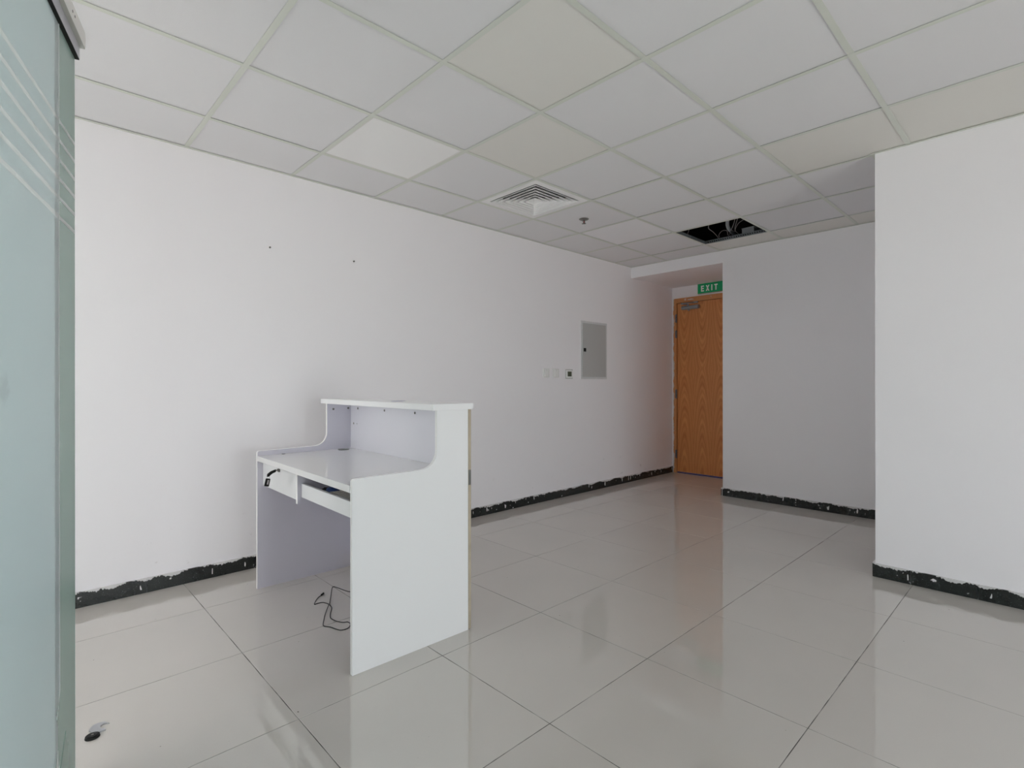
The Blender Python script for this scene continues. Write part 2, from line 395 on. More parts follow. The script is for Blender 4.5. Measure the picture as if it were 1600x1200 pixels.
XU, YU = X0f - 5*TX, Y0f - 6*TY       # beyond these lines the floor is out of view and laid as one sheet
xs = [X0f + TX*i for i in range(-5, 10)]; ys = [Y0f + TY*j for j in range(-6, 5)]
bm = B(); box(bm, XW, XU, YW, YL, -0.009, 0.0); box(bm, XU, XP, YW, YU, -0.009, 0.0); obj('floor_sheet', bm, m_floor, floor)['kind'] = 'stuff'
cache = {}
def slab_mesh(name, w, d, t, m, z0=0.0, bv=0.0008):
    k = (name, round(w, 4), round(d, 4), m.name)
    if k not in cache:
        bm = B(); box(bm, -w/2, w/2, -d/2, d/2, z0, z0+t)
        if bv:
            es = [e for e in bm.edges if all(abs(v.co.z-(z0+t)) < 1e-6 for v in e.verts)]
            bmesh.ops.bevel(bm, geom=es, offset=bv, segments=1, affect='EDGES')
        bmesh.ops.recalc_face_normals(bm, faces=bm.faces[:])
        me = bpy.data.meshes.new(name); bm.to_mesh(me); bm.free(); me.materials.append(m); cache[k] = me
    return cache[k]
def add_floor_tile(a, b, c, d):
    if b-a < 0.02 or d-c < 0.02: return
    o = bpy.data.objects.new('floor_tile', slab_mesh('floor_tile', b-a-GAP, d-c-GAP, TH, m_floor, -TH)); COL.objects.link(o)
    o.parent = floor; o.location = ((a+b)/2, (c+d)/2, 0)
for i in range(len(xs)-1):
    for j in range(len(ys)-1):
        a, b = max(xs[i], XW), min(xs[i+1], XD); c, d = max(ys[j], YW), min(ys[j+1], YL)
        if b <= a or d <= c: continue
        if a >= XB and d <= 2.37: continue
        if a >= XB: c = max(c, 2.37)
        elif b > XB and c < 2.37:              # cell crossing the back wall line
            if d > 2.37: pass
            else: b = XB
        if a >= XP and d <= YP: continue
        if a >= XP and c < YP: c = YP
        elif b > XP and d <= YP: b = XP
        add_floor_tile(a, b, c, d)

# ------------------------------------------------------------------ walls
bm = B(); box(bm, W3[1], XD+0.25, YL, YL+0.15, -0.12, HT); box(bm, XW-0.15, W3[0], YL, YL+0.15, -0.12, HT)
box(bm, W3[0], W3[1], YL, YL+0.15, -0.12, W3[2]); box(bm, W3[0], W3[1], YL, YL+0.15, W3[3], HT); struct('wall_left', bm, m_walll)
bm = B()                                              # back wall with the alcove opening and its bulkhead
box(bm, XB, XD, YP-0.1, 2.37, -0.12, HT)
box(bm, XB, XD, 2.37, YL, 2.375, HT)
bmesh.ops.remove_doubles(bm, verts=bm.verts[:], dist=1e-5)
struct('wall_back', bm, m_wall)
DY0, DY1, DZ = 2.40, 3.385, 2.166                     # clear door opening (leaf)
bm = B()
box(bm, XD, XD+0.15, 2.20, YL, 2.232, HT)
box(bm, XD, XD+0.15, 2.20, DY0-0.03, -0.12, 2.232)
box(bm, XD, XD+0.15, 3.430, YL, -0.12, 2.232)
box(bm, XD+0.13, XD+0.25, DY0-0.03, 3.43, -0.12, 2.232)   # closes the opening behind the leaf
struct('wall_alcove', bm, m_wall)
bm = B(); box(bm, XP, XB, YW, YP, -0.12, HT); struct('wall_block', bm, m_wall)
bm = B()
box(bm, XW-0.15, XP, YW-0.15, YW, -0.12, W1[2]); box(bm, XW-0.15, XP, YW-0.15, YW, W1[3], HT)
box(bm, XW-0.15, W1[0], YW-0.15, YW, W1[2], W1[3]); box(bm, W1[1], XP, YW-0.15, YW, W1[2], W1[3])
struct('wall_right', bm, m_wallgrey)
bm = B()
box(bm, XW-0.15, XW, YW, YL, -0.12, W2[2]); box(bm, XW-0.15, XW, YW, YL, W2[3], HT)
box(bm, XW-0.15, XW, YW, W2[0], W2[2], W2[3]); box(bm, XW-0.15, XW, W2[1], YL, W2[2], W2[3])
struct('wall_near', bm, m_wall)
def added_window(idx, along, a0, a1, z0, z1, plane, n, sg=1):  # unseen windows, added to bring daylight into the room
    plane = plane + (0.14 if sg < 0 else 0)
    bm = B(); w = 0.05
    def bx(a, b, c, d):
        if along == 'x': box(bm, a, b, plane-0.10, plane-0.04, c, d)
        else: box(bm, plane-0.10, plane-0.04, a, b, c, d)
    bx(a0, a1, z0, z0+w); bx(a0, a1, z1-w, z1)
    for k in range(n+1):
        p = a0 + (a1-a0-w)*k/n; bx(p, p+w, z0+w, z1-w)
    root = struct('added_window_%d' % idx, bm, m_frame)
    for k in range(n):
        p0 = a0+(a1-a0-w)*k/n+w; p1 = a0+(a1-a0-w)*(k+1)/n
        bm = B()
        if along == 'x': box(bm, p0, p1, plane-0.075, plane-0.068, z0+w, z1-w)
        else: box(bm, plane-0.075, plane-0.068, p0, p1, z0+w, z1-w)
        obj('added_window_pane', bm, m_wglass, root)
added_window(1, 'x', *W1, YW, 3); added_window(2, 'y', *W2, XW, 1); added_window(3, 'x', *W3, YL, 5, -1)

# skirtings: black granite lengths over a thin mortar bed
def skirting(name, along, a0, a1, plane, sgn, joints):
    """plane = wall face, sgn = direction into the room"""
    def dims(p, q, d0, d1, z1):
        lo, hi = sorted((plane+sgn*d0, plane+sgn*d1))
        return (p, q, lo, hi, 0.0, z1) if along == 'x' else (lo, hi, p, q, 0.0, z1)
    bm = B(); box(bm, *dims(a0, a1, 0.0, 0.004, 0.078)); root = struct(name, bm, m_wall)
    pts = [a0] + [j for j in joints if a0 < j < a1] + [a1]
    for p, q in zip(pts, pts[1:]):
        bm = B(); box(bm, *dims(p+0.0008, q-0.0008, 0.004, 0.015, 0.080)); bevel(bm, 0.0012, 1)
        obj('skirting_tile', bm, m_gran, root)
skirting('baseboard_left', 'x', W3[1], XD-0.02, YL, -1, [-4.4+0.6*k+0.13 for k in range(18) if k > 3])
skirting('baseboard_back', 'y', YP, 2.37, XB, -1, [1.28, 1.70, 2.02])
skirting('baseboard_block', 'y', YW, YP+0.012, XP, -1, [-2.7, -2.1, -1.5, -0.9, -0.3, 0.30, 0.585])
skirting('baseboard_block_side', 'x', XP, XB-0.016, YP, 1, [4.3, 4.9])
skirting('baseboard_alcove', 'x', XB-0.012, XD-0.02, 2.37, 1, [5.8])

# ------------------------------------------------------------------ ceiling: slab, lay-in grid and tiles
bm = B(); box(bm, XW, XD, YW, YL, HT, HT+0.15)
ceiling = struct('ceiling', bm, m_plenum)
GX, GY, PT = 0.7213, 2.393, 0.6
gx = [GX+PT*i for i in range(-4, 8)]; gy = [GY+PT*j for j in range(-7, 2)]
XV, YV = gx[0], gy[0]                 # out of view beyond: one plain soffit
bm = B(); box(bm, XW, XV, YW, YL, HC, HC+0.012); box(bm, XV, XP, YW, YV, HC, HC+0.012); obj('plain_soffit', bm, m_tile, ceiling)['kind'] = 'stuff'
def tee(p0, p1, along, c):
    bm = B(); f = 0.012
    def bx(a, b, c0, c1, z0, z1, mi=0):
        if along == 'x': box(bm, a, b, c0, c1, z0, z1, mi)
        else: box(bm, c0, c1, a, b, z0, z1, mi)
    q = 0.0 if along == 'y' else 0.0003
    bx(p0, p1, c-f, c+f, HC+q, HC+0.0012+q); bx(p0, p1, c-0.001, c+0.001, HC+0.0012+q, HC+0.036+q*3, 1)
    obj('grid_bar', bm, [m_grid, m_galv], ceiling)
for x in gx: tee(YP if x > XP else YV, YL, 'y', x)
for y in gy:
    if y < YP: tee(XV, XP, 'x', y)
    else: tee(XV, XB, 'x', y)
def angle(p0, p1, along, plane, sgn):
    bm = B(); lo, hi = sorted((plane, plane+sgn*0.020))
    w0, w1 = sorted((plane, plane+sgn*0.0012))
    if along == 'x': box(bm, p0, p1, lo, hi, HC-0.001, HC+0.0003); box(bm, p0, p1, w0, w1, HC, HC+0.02)
    else: box(bm, lo, hi, p0, p1, HC-0.001, HC+0.0003); box(bm, w0, w1, p0, p1, HC, HC+0.02)
    obj('wall_angle', bm, m_grid, ceiling)
angle(XV, XB, 'x', YL, -1); angle(YP, YL, 'y', XB, -1); angle(XP, XB, 'x', YP, 1)
angle(YV, YP+0.02, 'y', XP, -1)
def tile_kind(i, j):
    """i counts grid cells along x from GX, j along y downward from GY"""
    if (i, j) in ((1, 1), (2, 0), (4, 2), (4, 3), (4, 4)): return m_tilecream
    if (i, j) == (5, -1): return m_tilewhite
    if i == 7 and j in (0, 1, 2): return m_tilecream
    return m_tile
PANEL = (1, -1); DIFF = (3, -1); HOLE = (6, 0)
for i in range(-4, 8):
    for j in range(-2, 7):
        a, b = GX+PT*i, GX+PT*(i+1); d, c = GY-PT*j, GY-PT*(j+1)
        a, b = max(a, XW), min(b, XB); c, d = max(c, YW), min(d, YL)
        if b <= a or d <= c or (i, j) in (PANEL, DIFF, HOLE): continue
        if a >= XP-0.02 and d <= YP: continue
        if a >= XP-0.02 and c < YP: c = YP
        if b > XP and d <= YP: b = XP
        if b-a < 0.03 or d-c < 0.03: continue
        g = 0.010
        o = bpy.data.objects.new('ceiling_tile', slab_mesh('ceiling_tile', b-a-g, d-c-g, 0.014, tile_kind(i, j), 0.0, 0)); COL.objects.link(o)
        o.parent = ceiling
        o.location = ((a+b)/2 + random.uniform(-.0025, .0025), (c+d)/2 + random.uniform(-.0025, .0025), HC+0.0040+random.uniform(0, .0012))
        if i == 5 and j == -1: o['label'] = 'whiter replacement ceiling tile'
        elif tile_kind(i, j) is m_tilecream: o['label'] = 'cream ceiling tile'

# flat light panel (off)
cx, cy = GX+PT*1.5, GY+PT*0.5
lp = thing('ceiling_light', 'square flat white light panel, unlit, set among the ceiling tiles', 'ceiling light', (cx, cy, HC+0.0022))
bm = B(); q = 0.293
for d_ in ((-q, q, -q, -q+0.012), (-q, q, q-0.012, q), (-q, -q+0.012, -q+0.012, q-0.012), (q-0.012, q, -q+0.012, q-0.012)): box(bm, *d_, 0, 0.012)
obj('light_frame', bm, m_rail, lp)
boxobj('light_diffuser', (-q+0.012, q-0.012, -q+0.012, q-0.012, 0.0008, 0.010), m_panelw, lp)

# four-way air diffuser: nested pyramidal louvres
cx, cy = GX+PT*3.5, GY+PT*0.5
ad = thing('air_diffuser', 'square white louvred air diffuser in the ceiling', 'air vent', (cx, cy, HC+0.0022))
def ring(bm, r_in, z_in, r_out, z_out, t=0.0015):
    pi = [(-r_in,-r_in),(r_in,-r_in),(r_in,r_in),(-r_in,r_in)]; po = [(-r_out,-r_out),(r_out,-r_out),(r_out,r_out),(-r_out,r_out)]
    A = [bm.verts.new((*p, z_in)) for p in pi]; Bv = [bm.verts.new((*p, z_out)) for p in po]
    A2 = [bm.verts.new((*p, z_in+t)) for p in pi]; B2 = [bm.verts.new((*p, z_out+t)) for p in po]
    for k in range(4):
        l = (k+1) % 4
        bm.faces.new([A[k], A[l], Bv[l], Bv[k]]); bm.faces.new([A2[k], B2[k], B2[l], A2[l]])
        bm.faces.new([A[k], A2[k], A2[l], A[l]]); bm.faces.new([Bv[k], Bv[l], B2[l], B2[k]])
bm = B(); ring(bm, 0.235, 0.0, 0.292, 0.0); ring(bm, 0.235, 0.0, 0.237, 0.05); obj('diffuser_frame', bm, m_dif, ad)
for k in range(6):
    r1 = 0.224 - k*0.036
    bm = B(); ring(bm, r1-0.040 if k < 5 else 0.004, 0.030, r1, -0.001, 0.0012); ring(bm, r1, -0.001, r1+0.0015, -0.007, 0.0012)
    obj('louvre', bm, m_dif, ad)
bm = B(); box(bm, -0.24, 0.24, -0.24, 0.24, 0.09, 0.092)
for d_ in ((-0.24, 0.24, -0.242, -0.24), (-0.24, 0.24, 0.24, 0.242), (-0.242, -0.24, -0.24, 0.24), (0.24, 0.242, -0.24, 0.24)): box(bm, *d_, 0.003, 0.09)
obj('plenum_box', bm, m_blackm, ad)

# sprinklers
def sprinkler(x, y, label):
    s = thing('fire_sprinkler', label, 'sprinkler', (x, y, HC), group='ceiling sprinklers')
    bm = B(); cyl(bm, (0, 0, -0.004), (0, 0, 1), 0.037, 0.006, 28, 0, 0.040); cyl(bm, (0, 0, -0.010), (0, 0, 1), 0.024, 0.007, 24)
    obj('escutcheon', bm, m_chrome, s)
    bm = B(); cyl(bm, (0, 0, -0.024), (0, 0, 1), 0.010, 0.020, 12)
    for a in (-1, 1): tube(bm, [(a*0.010, 0, -0.022), (a*0.013, 0, -0.036), (a*0.004, 0, -0.054)], 0.0025, 6)
    cyl(bm, (0, 0, -0.057), (0, 0, 1), 0.005, 0.006, 10)
    obj('sprinkler_body', bm, m_chrome, s)
    bm = B(); cyl(bm, (0, 0, -0.050), (0, 0, 1), 0.0028, 0.028, 10); obj('glass_bulb', bm, m_red, s)
    bm = B(); cyl(bm, (0, 0, -0.0595), (0, 0, 1), 0.011, 0.002, 16)
    for k in range(10):
        a = 2*math.pi*k/10; c, s_ = math.cos(a), math.sin(a)
        tube(bm, [(c*0.009, s_*0.009, -0.0585), (c*0.017, s_*0.017, -0.0575)], 0.0022, 5, 0, 0)
    obj('deflector', bm, m_chrome, s)
    for c_ in s.children: c_.scale = (1, 1, 0.62)
    return s
sprinkler(3.428, 2.707, 'small chrome sprinkler head hanging from a ceiling tile next to the louvred diffuser')
sprinkler(1.006, 1.491, 'chrome sprinkler head cut off by the top edge of the photo')

# things seen through the missing tile
u = thing('fan_coil_unit', 'black boxed air unit above the missing ceiling tile', 'air conditioner', (4.33, 1.50, 2.66))
bm = B(); box(bm, 0.0, 0.50, 0.02, 0.42, 0.0, 0.22); bevel(bm, 0.006, 2); obj('casing', bm, m_blackm, u)
bm = B(); box(bm, -0.02, 0.0, 0.05, 0.40, 0.02, 0.20); obj('flange', bm, m_blackm, u)
bm = B(); box(bm, -0.04, 0.52, 0.30, 0.33, -0.02, -0.002); obj('hanger_bracket', bm, m_blackm, u)
bm = B()
tube(bm, [(4.62, 2.02, 2.95), (4.70, 2.055, 2.72), (4.775, 2.107, 2.622), (4.88, 2.14, 2.595), (5.02, 2.165, 2.59), (5.18, 2.20, 2.59)], 0.016, 12)
tag(obj('flexible_conduit', bm, m_conduit), 'thick white flexible conduit curving above the missing ceiling tile', 'conduit')
jb = thing('junction_box', 'grey junction box lying above the missing ceiling tile', 'electrical box', (4.93, 1.93, 2.53))
boxobj('box_body', (0, 0.14, 0, 0.11, 0, 0.05), m_conduit, jb, 0.004)
boxobj('box_lid', (-0.003, 0.143, -0.003, 0.113, 0.05, 0.056), m_conduit, jb, 0.002)
wires = [([(4.60, 2.18, 2.63), (4.635, 2.221, 2.575), (4.70, 2.225, 2.56), (4.77, 2.232, 2.555), (4.95, 2.27, 2.545), (5.05, 2.319, 2.53)], 'thin wire looping over the black unit, furthest left of the loops in the ceiling opening'),
         ([(4.95, 2.26, 2.55), (4.873, 2.231, 2.555), (4.821, 2.178, 2.57), (4.86, 2.15, 2.575), (4.93, 2.17, 2.55)], 'short arched wire left of the white conduit in the ceiling opening'),
         ([(5.0, 2.199, 2.55), (4.90, 2.13, 2.575), (4.79, 2.05, 2.62), (4.72, 2.0, 2.70)], 'wire rising behind the white conduit in the ceiling opening'),
         ([(4.80, 2.02, 2.66), (4.879, 2.082, 2.585), (4.95, 2.09, 2.56), (5.03, 2.089, 2.555), (5.144, 2.035, 2.53)], 'long sagging wire in front of the grey junction box in the ceiling opening'),
         ([(4.94, 2.11, 2.575), (4.90, 2.08, 2.60), (4.854, 2.036, 2.62), (4.792, 1.97, 2.62)], 'curved wire beside the top corner of the ceiling opening')]
for pts, lab in wires:
    bm = B(); tube(bm, [(x, y, max(z, 2.54)) for x, y, z in pts], 0.0026, 6); tag(obj('loose_wire', bm, m_wirew), lab, 'wire')
bm = B(); tube(bm, [(4.50, 2.30, 2.75), (4.55, 2.35, 2.62), (4.60, 2.40, 2.56), (4.66, 2.45, 2.535)], 0.0028, 6)
tag(obj('loose_wire', bm, m_wirew), 'pale wire dropping in the left corner of the ceiling opening', 'wire')
bm = B(); rl = 0.55
box(bm, 4.912, 4.9185, 1.815, 2.37, 2.503, 2.531)
so = obj('perforated_rail', bm, m_galv); tag(so, 'bright perforated metal rail along the far edge of the ceiling opening', 'rail')
for k in range(26):
    pass
bm = B()
for k in range(26):
    y = 1.825 + k*0.021; box(bm, 4.9108, 4.912, y, y+0.010, 2.512, 2.522)
so2 = obj('slots', bm, m_dark, so); so2['kind'] = 'stuff'

# ------------------------------------------------------------------ door in the alcove
bm = B(); f0 = XD-0.02
box(bm, f0, XD+0.10, DY1+0.001, 3.432, 0, DZ+0.004); box(bm, f0, XD+0.10, DY0-0.028, DY0-0.001, 0, DZ+0.004)
box(bm, f0, XD+0.10, DY0-0.028, 3.432, DZ+0.004, 2.230)
dr = struct('door_1', bm, m_jamb); dr.name = 'door_1'
bm = B(); box(bm, -0.022, 0.022, -(DY1-DY0)/2+0.004, (DY1-DY0)/2-0.004, 0.018, DZ)
bevel(bm, 0.0015, 1)
obj('door_leaf', bm, m_door, dr, (XD+0.016, (DY0+DY1)/2, 0))
for z0, z1 in ((1.922, 2.029), (1.725, 1.824), (0.952, 1.067), (0.187, 0.294)):
    bm = B(); cyl(bm, (XD-0.026, DY1-0.002, z0), (0, 0, 1), 0.0075, z1-z0, 12)
    for k in range(1, 4): cyl(bm, (XD-0.026, DY1-0.002, z0+(z1-z0)*k/4-0.001), (0, 0, 1), 0.0082, 0.002, 12)
    box(bm, XD-0.0225, XD-0.0195, DY1-0.002, DY1+0.018, z0+0.004, z1-0.004)
    obj('hinge', bm, m_hinge, dr)
boxobj('threshold_strip', (XD-0.01, XD+0.06, DY0, DY1, 0.0, 0.010), m_bluetape, dr)
# lever handle, hidden by the wall block from here
bm = B(); cyl(bm, (XD-0.008, DY0+0.07, 1.02), (-1, 0, 0), 0.026, 0.012, 24); cyl(bm, (XD-0.02, DY0+0.07, 1.02), (-1, 0, 0), 0.010, 0.045, 16)
tube(bm, [(XD-0.06, DY0+0.07, 1.02), (XD-0.062, DY0+0.12, 1.02), (XD-0.058, DY0+0.19, 1.018)], 0.0095, 10)
obj('door_handle', bm, m_steel, dr)
# closer
dc = thing('door_closer', 'grey metal door closer at the top of the wooden door', 'door closer', (XD-0.006, 3.19, 2.098))
bm = B()
box(bm, -0.020, 0.0, -0.09, 0.10, -0.022, 0.022); bevel(bm, 0.004, 2)
cyl(bm, (-0.030, -0.105, 0), (0, 1, 0), 0.024, 0.215, 24); cyl(bm, (-0.030, -0.112, 0), (0, 1, 0), 0.0255, 0.02, 24)
obj('closer_body', bm, m_closer, dc)
bm = B(); cyl(bm, (-0.030, 0.02, -0.040), (0, 0, 1), 0.012, 0.02, 14); obj('adjusting_cap', bm, m_closer, dc)
bm = B(); cyl(bm, (-0.030, 0.03, 0.020), (0, 0, 1), 0.013, 0.022, 14); obj('spindle', bm, m_closer, dc)
bm = B(); tube(bm, [(-0.032, 0.03, 0.040), (-0.085, 0.085, 0.044)], 0.007, 8, 0, 0); tube(bm, [(-0.085, 0.085, 0.050), (-0.025, -0.055, 0.054)], 0.006, 8, 0, 0)
cyl(bm, (-0.085, 0.085, 0.036), (0, 0, 1), 0.010, 0.022, 12); obj('closer_arm', bm, m_closer, dc)
bm = B(); box(bm, -0.034, -0.014, -0.10, -0.04, 0.068-0.02, 0.068); bevel(bm, 0.002, 1); obj('arm_bracket', bm, m_closer, dc)

# exit sign
ex = thing('exit_sign', 'green EXIT sign with white letters above the wooden door', 'sign', (XD, 2.935, 2.253))
bm = B(); box(bm, -0.022, 0.0, -0.165, 0.165, 0.0, 0.122); bevel(bm, 0.002, 2); obj('sign_case', bm, m_signframe, ex)
bm = B(); box(bm, -0.0245, -0.022, -0.163, 0.1615, 0.003, 0.1205); obj('sign_face', bm, m_green, ex)
# letters: unit outlines (u right, v up); viewed from the room u runs towards -y
def rects(*rs): return [[(a, c), (b, c), (b, d), (a, d)] for a, b, c, d in rs]
LET = {'E': rects((0, .3, 0, 1), (.3, .8, 0, .2), (.3, .74, .4, .6), (.3, .8, .8, 1)),
       'X': [[(0, 0), (.3, 0), (.95, 1), (.65, 1)], [(.65, 0), (.95, 0), (.3, 1), (0, 1)]],
       'I': rects((0, .3, 0, 1)), 'T': rects((.28, .58, 0, .8), (0, .86, .8, 1))}
uu = 0.118
for ch, w in (('E', .8), ('X', .95), ('I', .3), ('T', .86)):
    sc = 0.0475
    bm = B()
    for k, pl in enumerate(LET[ch]):
        off = 0.0002*k if ch == 'X' else 0
        prism(bm, [(uu - p[0]*sc, 0.024 + p[1]*0.072) for p in pl], 'x', -0.0262-off, -0.0245)
    obj('letter', bm, m_letter, ex)
    uu -= w*sc + 0.0235

# ------------------------------------------------------------------ fittings on the left wall
ep = thing('electrical_panel', 'grey metal electrical panel door on the white wall', 'electrical panel', (4.541, YL, 1.498))
boxobj('panel_frame', (-0.228, 0.228, -0.007, 0, -0.307, 0.307), m_epanf, ep, 0.001)
boxobj('panel_door', (-0.203, 0.200, -0.013, -0.0075, -0.283, 0.283), m_epan, ep, 0.0015)
bm = B(); box(bm, -0.190, -0.150, -0.0165, -0.013, -0.019, 0.019); bevel(bm, 0.0012, 1); cyl(bm, (-0.17, -0.0165, 0), (0, -1, 0), 0.008, 0.003, 14)
obj('panel_lock', bm, m_black, ep)
def switch(x, label, rk):
    s = thing('light_switch', label, 'switch', (x, YL, 1.246), group='switch plates')
    boxobj('switch_plate', (-0.045, 0.045, -0.009, 0, -0.045, 0.045), m_switch, s, 0.003)
    bm = B()
    box(bm, -0.026, 0.026, -0.0125, -0.009, -0.033, 0.033); bevel(bm, 0.0012, 1); obj('rocker', bm, m_switchw, s)
    bm = B(); box(bm, -0.022, 0.022, -0.0145, -0.0122, -0.029, -0.020); obj('rocker_lip', bm, m_switchw, s)
    bm = B(); cyl(bm, (0, -0.0122, 0.027), (0, -1, 0), 0.0025, 0.001, 10); obj('indicator', bm, m_capgrey, s)
switch(3.777, 'white wall switch plate, the further one from the thermostat', 0)
switch(3.921, 'white wall switch plate, the nearer one to the thermostat', 0)
th = thing('thermostat', 'small white thermostat with dark square screen beside the electrical panel', 'thermostat', (4.125, YL, 1.240))
boxobj('backplate', (-0.058, 0.058, -0.006, 0, -0.048, 0.048), m_epan, th, 0.004)
boxobj('housing', (-0.050, 0.050, -0.011, -0.006, -0.040, 0.040), m_switchw, th, 0.002)
boxobj('screen', (-0.031, 0.031, -0.0122, -0.011, -0.024, 0.026), m_lcd, th)
for x, z, lab in ((1.186, 2.010, 'tiny dark screw stub high on the white wall, the one nearer the glass'),
                  (1.760, 2.013, 'tiny dark screw stub high on the white wall, the one nearer the door')):
    bm = B(); cyl(bm, (0, 0, 0), (0, -1, 0), 0.0055, 0.007, 10); cyl(bm, (0, -0.007, 0), (0, -1, 0), 0.004, 0.004, 10)
    tag(obj('wall_screw', bm, m_capgrey, None, (x, YL, z)), lab, 'screw', 'screw stubs on the wall')

# ------------------------------------------------------------------ reception desk
dk = thing('reception_desk', 'white two-level reception desk with raised counter shelf', 'desk', (0.961, 1.902, 0), R(-1.2))
prof = [(0.0, 0.0), (0.573, 0.0), (0.573, 1.024), (0.400, 1.024), (0.400, 0.855)]
for a in range(0, 91, 10):      # concave sweep down to the arm rest level
    prof.append((0.400-0.075 + 0.075*math.cos(R(a)), 0.847 - 0.075*math.sin(R(a))))
prof += [(0.30, 0.7715), (0.012, 0.7685), (0.004, 0.7655), (0.0005, 0.759)]
def side(y0, y1, inner):
    bm = B(); prism(bm, prof, 'y', y0, y1, 1)
    for f in bm.faces:
        f.normal_update()
    bmesh.ops.recalc_face_normals(bm, faces=bm.faces[:])
    for f in bm.faces:
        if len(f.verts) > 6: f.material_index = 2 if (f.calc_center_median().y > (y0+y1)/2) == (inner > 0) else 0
    bevel(bm, 0.0012, 1)
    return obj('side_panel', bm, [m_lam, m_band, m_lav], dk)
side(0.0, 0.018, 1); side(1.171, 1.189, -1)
bm = B(); box(bm, -0.002, 0.552, 0.0185, 1.1705, 0.713, 0.742); bevel(bm, 0.001, 1)
dt = obj('desktop', bm, m_lamtop, dk)
bm = B(); cyl(bm, (0.478, 1.112, 0.742), (0, 0, 1), 0.033, 0.0025, 28); cyl(bm, (0.478, 1.112, 0.7445), (0, 0, 1), 0.027, 0.001, 28)
obj('cable_grommet', bm, m_gromm, dt)
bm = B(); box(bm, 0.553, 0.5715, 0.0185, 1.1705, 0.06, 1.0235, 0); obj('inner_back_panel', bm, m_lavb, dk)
bm = B(); box(bm, 0.5735, 0.5895, 0.0, 1.189, 0.004, 1.0225, 0, {'+x': 1}); fp = obj('front_panel', bm, [m_raw, m_lam], dk)
fp['label'] = 'front panel with raw beige edge'
boxobj('edge_fitting', (0.5745, 0.5885, -0.0012, 0.0, 0.672, 0.742), m_capgrey, dk)
bm = B(); box(bm, 0.372, 0.594, -0.012, 1.199, 1.0242, 1.052); bevel(bm, 0.001, 1); obj('counter_top', bm, m_lam, dk)
# lower apron: drawer, divider, keyboard tray
bm = B(); box(bm, 0.030, 0.046, 0.6655, 1.170, 0.575, 0.7115); bevel(bm, 0.001, 1); dw = obj('drawer', bm, m_drw, dk)
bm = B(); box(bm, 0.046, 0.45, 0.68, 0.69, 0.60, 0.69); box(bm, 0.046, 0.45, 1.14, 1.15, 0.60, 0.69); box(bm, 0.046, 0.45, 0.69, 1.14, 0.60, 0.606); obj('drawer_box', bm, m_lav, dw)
bm = B(); cyl(bm, (0.030, 0.905, 0.692), (-1, 0, 0), 0.011, 0.004, 20); cyl(bm, (0.026, 0.905, 0.692), (-1, 0, 0), 0.0075, 0.006, 20); obj('drawer_lock', bm, m_chrome, dw)
bm = B(); box(bm, 0.028, 0.40, 0.6475, 0.6645, 0.558, 0.7125, 1, {'-y': 0}); dv = obj('divider_panel', bm, [m_lav, m_band], dk)
bm = B(); box(bm, 0.048, 0.062, 0.030, 0.6465, 0.588, 0.655); bevel(bm, 0.001, 1); kt = obj('keyboard_tray', bm, m_drw, dk)
bm = B(); box(bm, 0.062, 0.38, 0.036, 0.640, 0.600, 0.612); obj('tray_board', bm, m_lav, kt)
bm = B(); box(bm, 0.063, 0.067, 0.040, 0.636, 0.612, 0.650); box(bm, 0.071, 0.074, 0.040, 0.636, 0.612, 0.6505); obj('tray_rail', bm, m_steel, kt)
bm = B(); box(bm, 0.05, 0.38, 0.021, 0.030, 0.596, 0.626); obj('tray_runner', bm, m_steel, dk)
# screw covers inside the riser
bm_pts = [('y', 0.440, 0.988, .0065), ('y', 0.536, 0.991, .0065), ('x', 1.073, 0.992, .0065), ('x', 0.745, 0.991, .0065), ('x', 0.425, 0.990, .0065), ('x', 1.129, 0.897, .006), ('x', 1.085, 0.897, .003)]
for ax, p, z, r_ in bm_pts:
    bm = B()
    if ax == 'y': cyl(bm, (p, 1.171, z), (0, -1, 0), r_, 0.002, 14)
    else: cyl(bm, (0.553, p, z), (-1, 0, 0), r_, 0.002, 14)
    obj('screw_cover', bm, m_capgrey, dk)
def on_desk(x, y, z):
    c, s = math.cos(R(-1.2)), math.sin(R(-1.2)); return (0.961 + c*x - s*y, 1.902 + s*x + c*y, z)
# key hanging in the drawer lock
ky = thing('drawer_key', 'black drawer key with a hanging black tag in the desk lock', 'key', on_desk(0.020, 0.905, 0.692), R(-1.2))
bm = B(); box(bm, -0.012, 0.0, -0.002, 0.002, -0.003, 0.003); obj('key_blade', bm, m_chrome, ky)
bm = B(); prism(bm, [(-0.008, -0.007), (-0.008, 0.006), (-0.034, -0.002), (-0.050, -0.014), (-0.052, -0.028), (-0.042, -0.028), (-0.036, -0.020), (-0.026, -0.014)], 'y', -0.004, 0.004); bevel(bm, 0.001, 1); kb = obj('key_head', bm, m_black, ky)
bm = B(); tube(bm, [(0.006*math.cos(t_), 0.0, 0.008*math.sin(t_)) for t_ in [2*math.pi*k/12 for k in range(13)]], 0.001, 6, 0, 0); obj('split_ring', bm, m_chrome, ky, (-0.045, 0.0, -0.033))
bm = B(); box(bm, -0.014, 0.009, -0.003, 0.003, -0.042, -0.002); bevel(bm, 0.0015, 1); kt2 = obj('key_tag', bm, m_black, ky, (-0.043, 0.0, -0.036)); kt2.rotation_euler = (0, R(12), 0)
bm = B(); box(bm, -0.004, 0.003, -0.0038, -0.003, -0.032, -0.009); kt3 = obj('tag_insert', bm, m_wirew, ky, (-0.043, 0.0, -0.036)); kt3.rotation_euler = (0, R(12), 0)
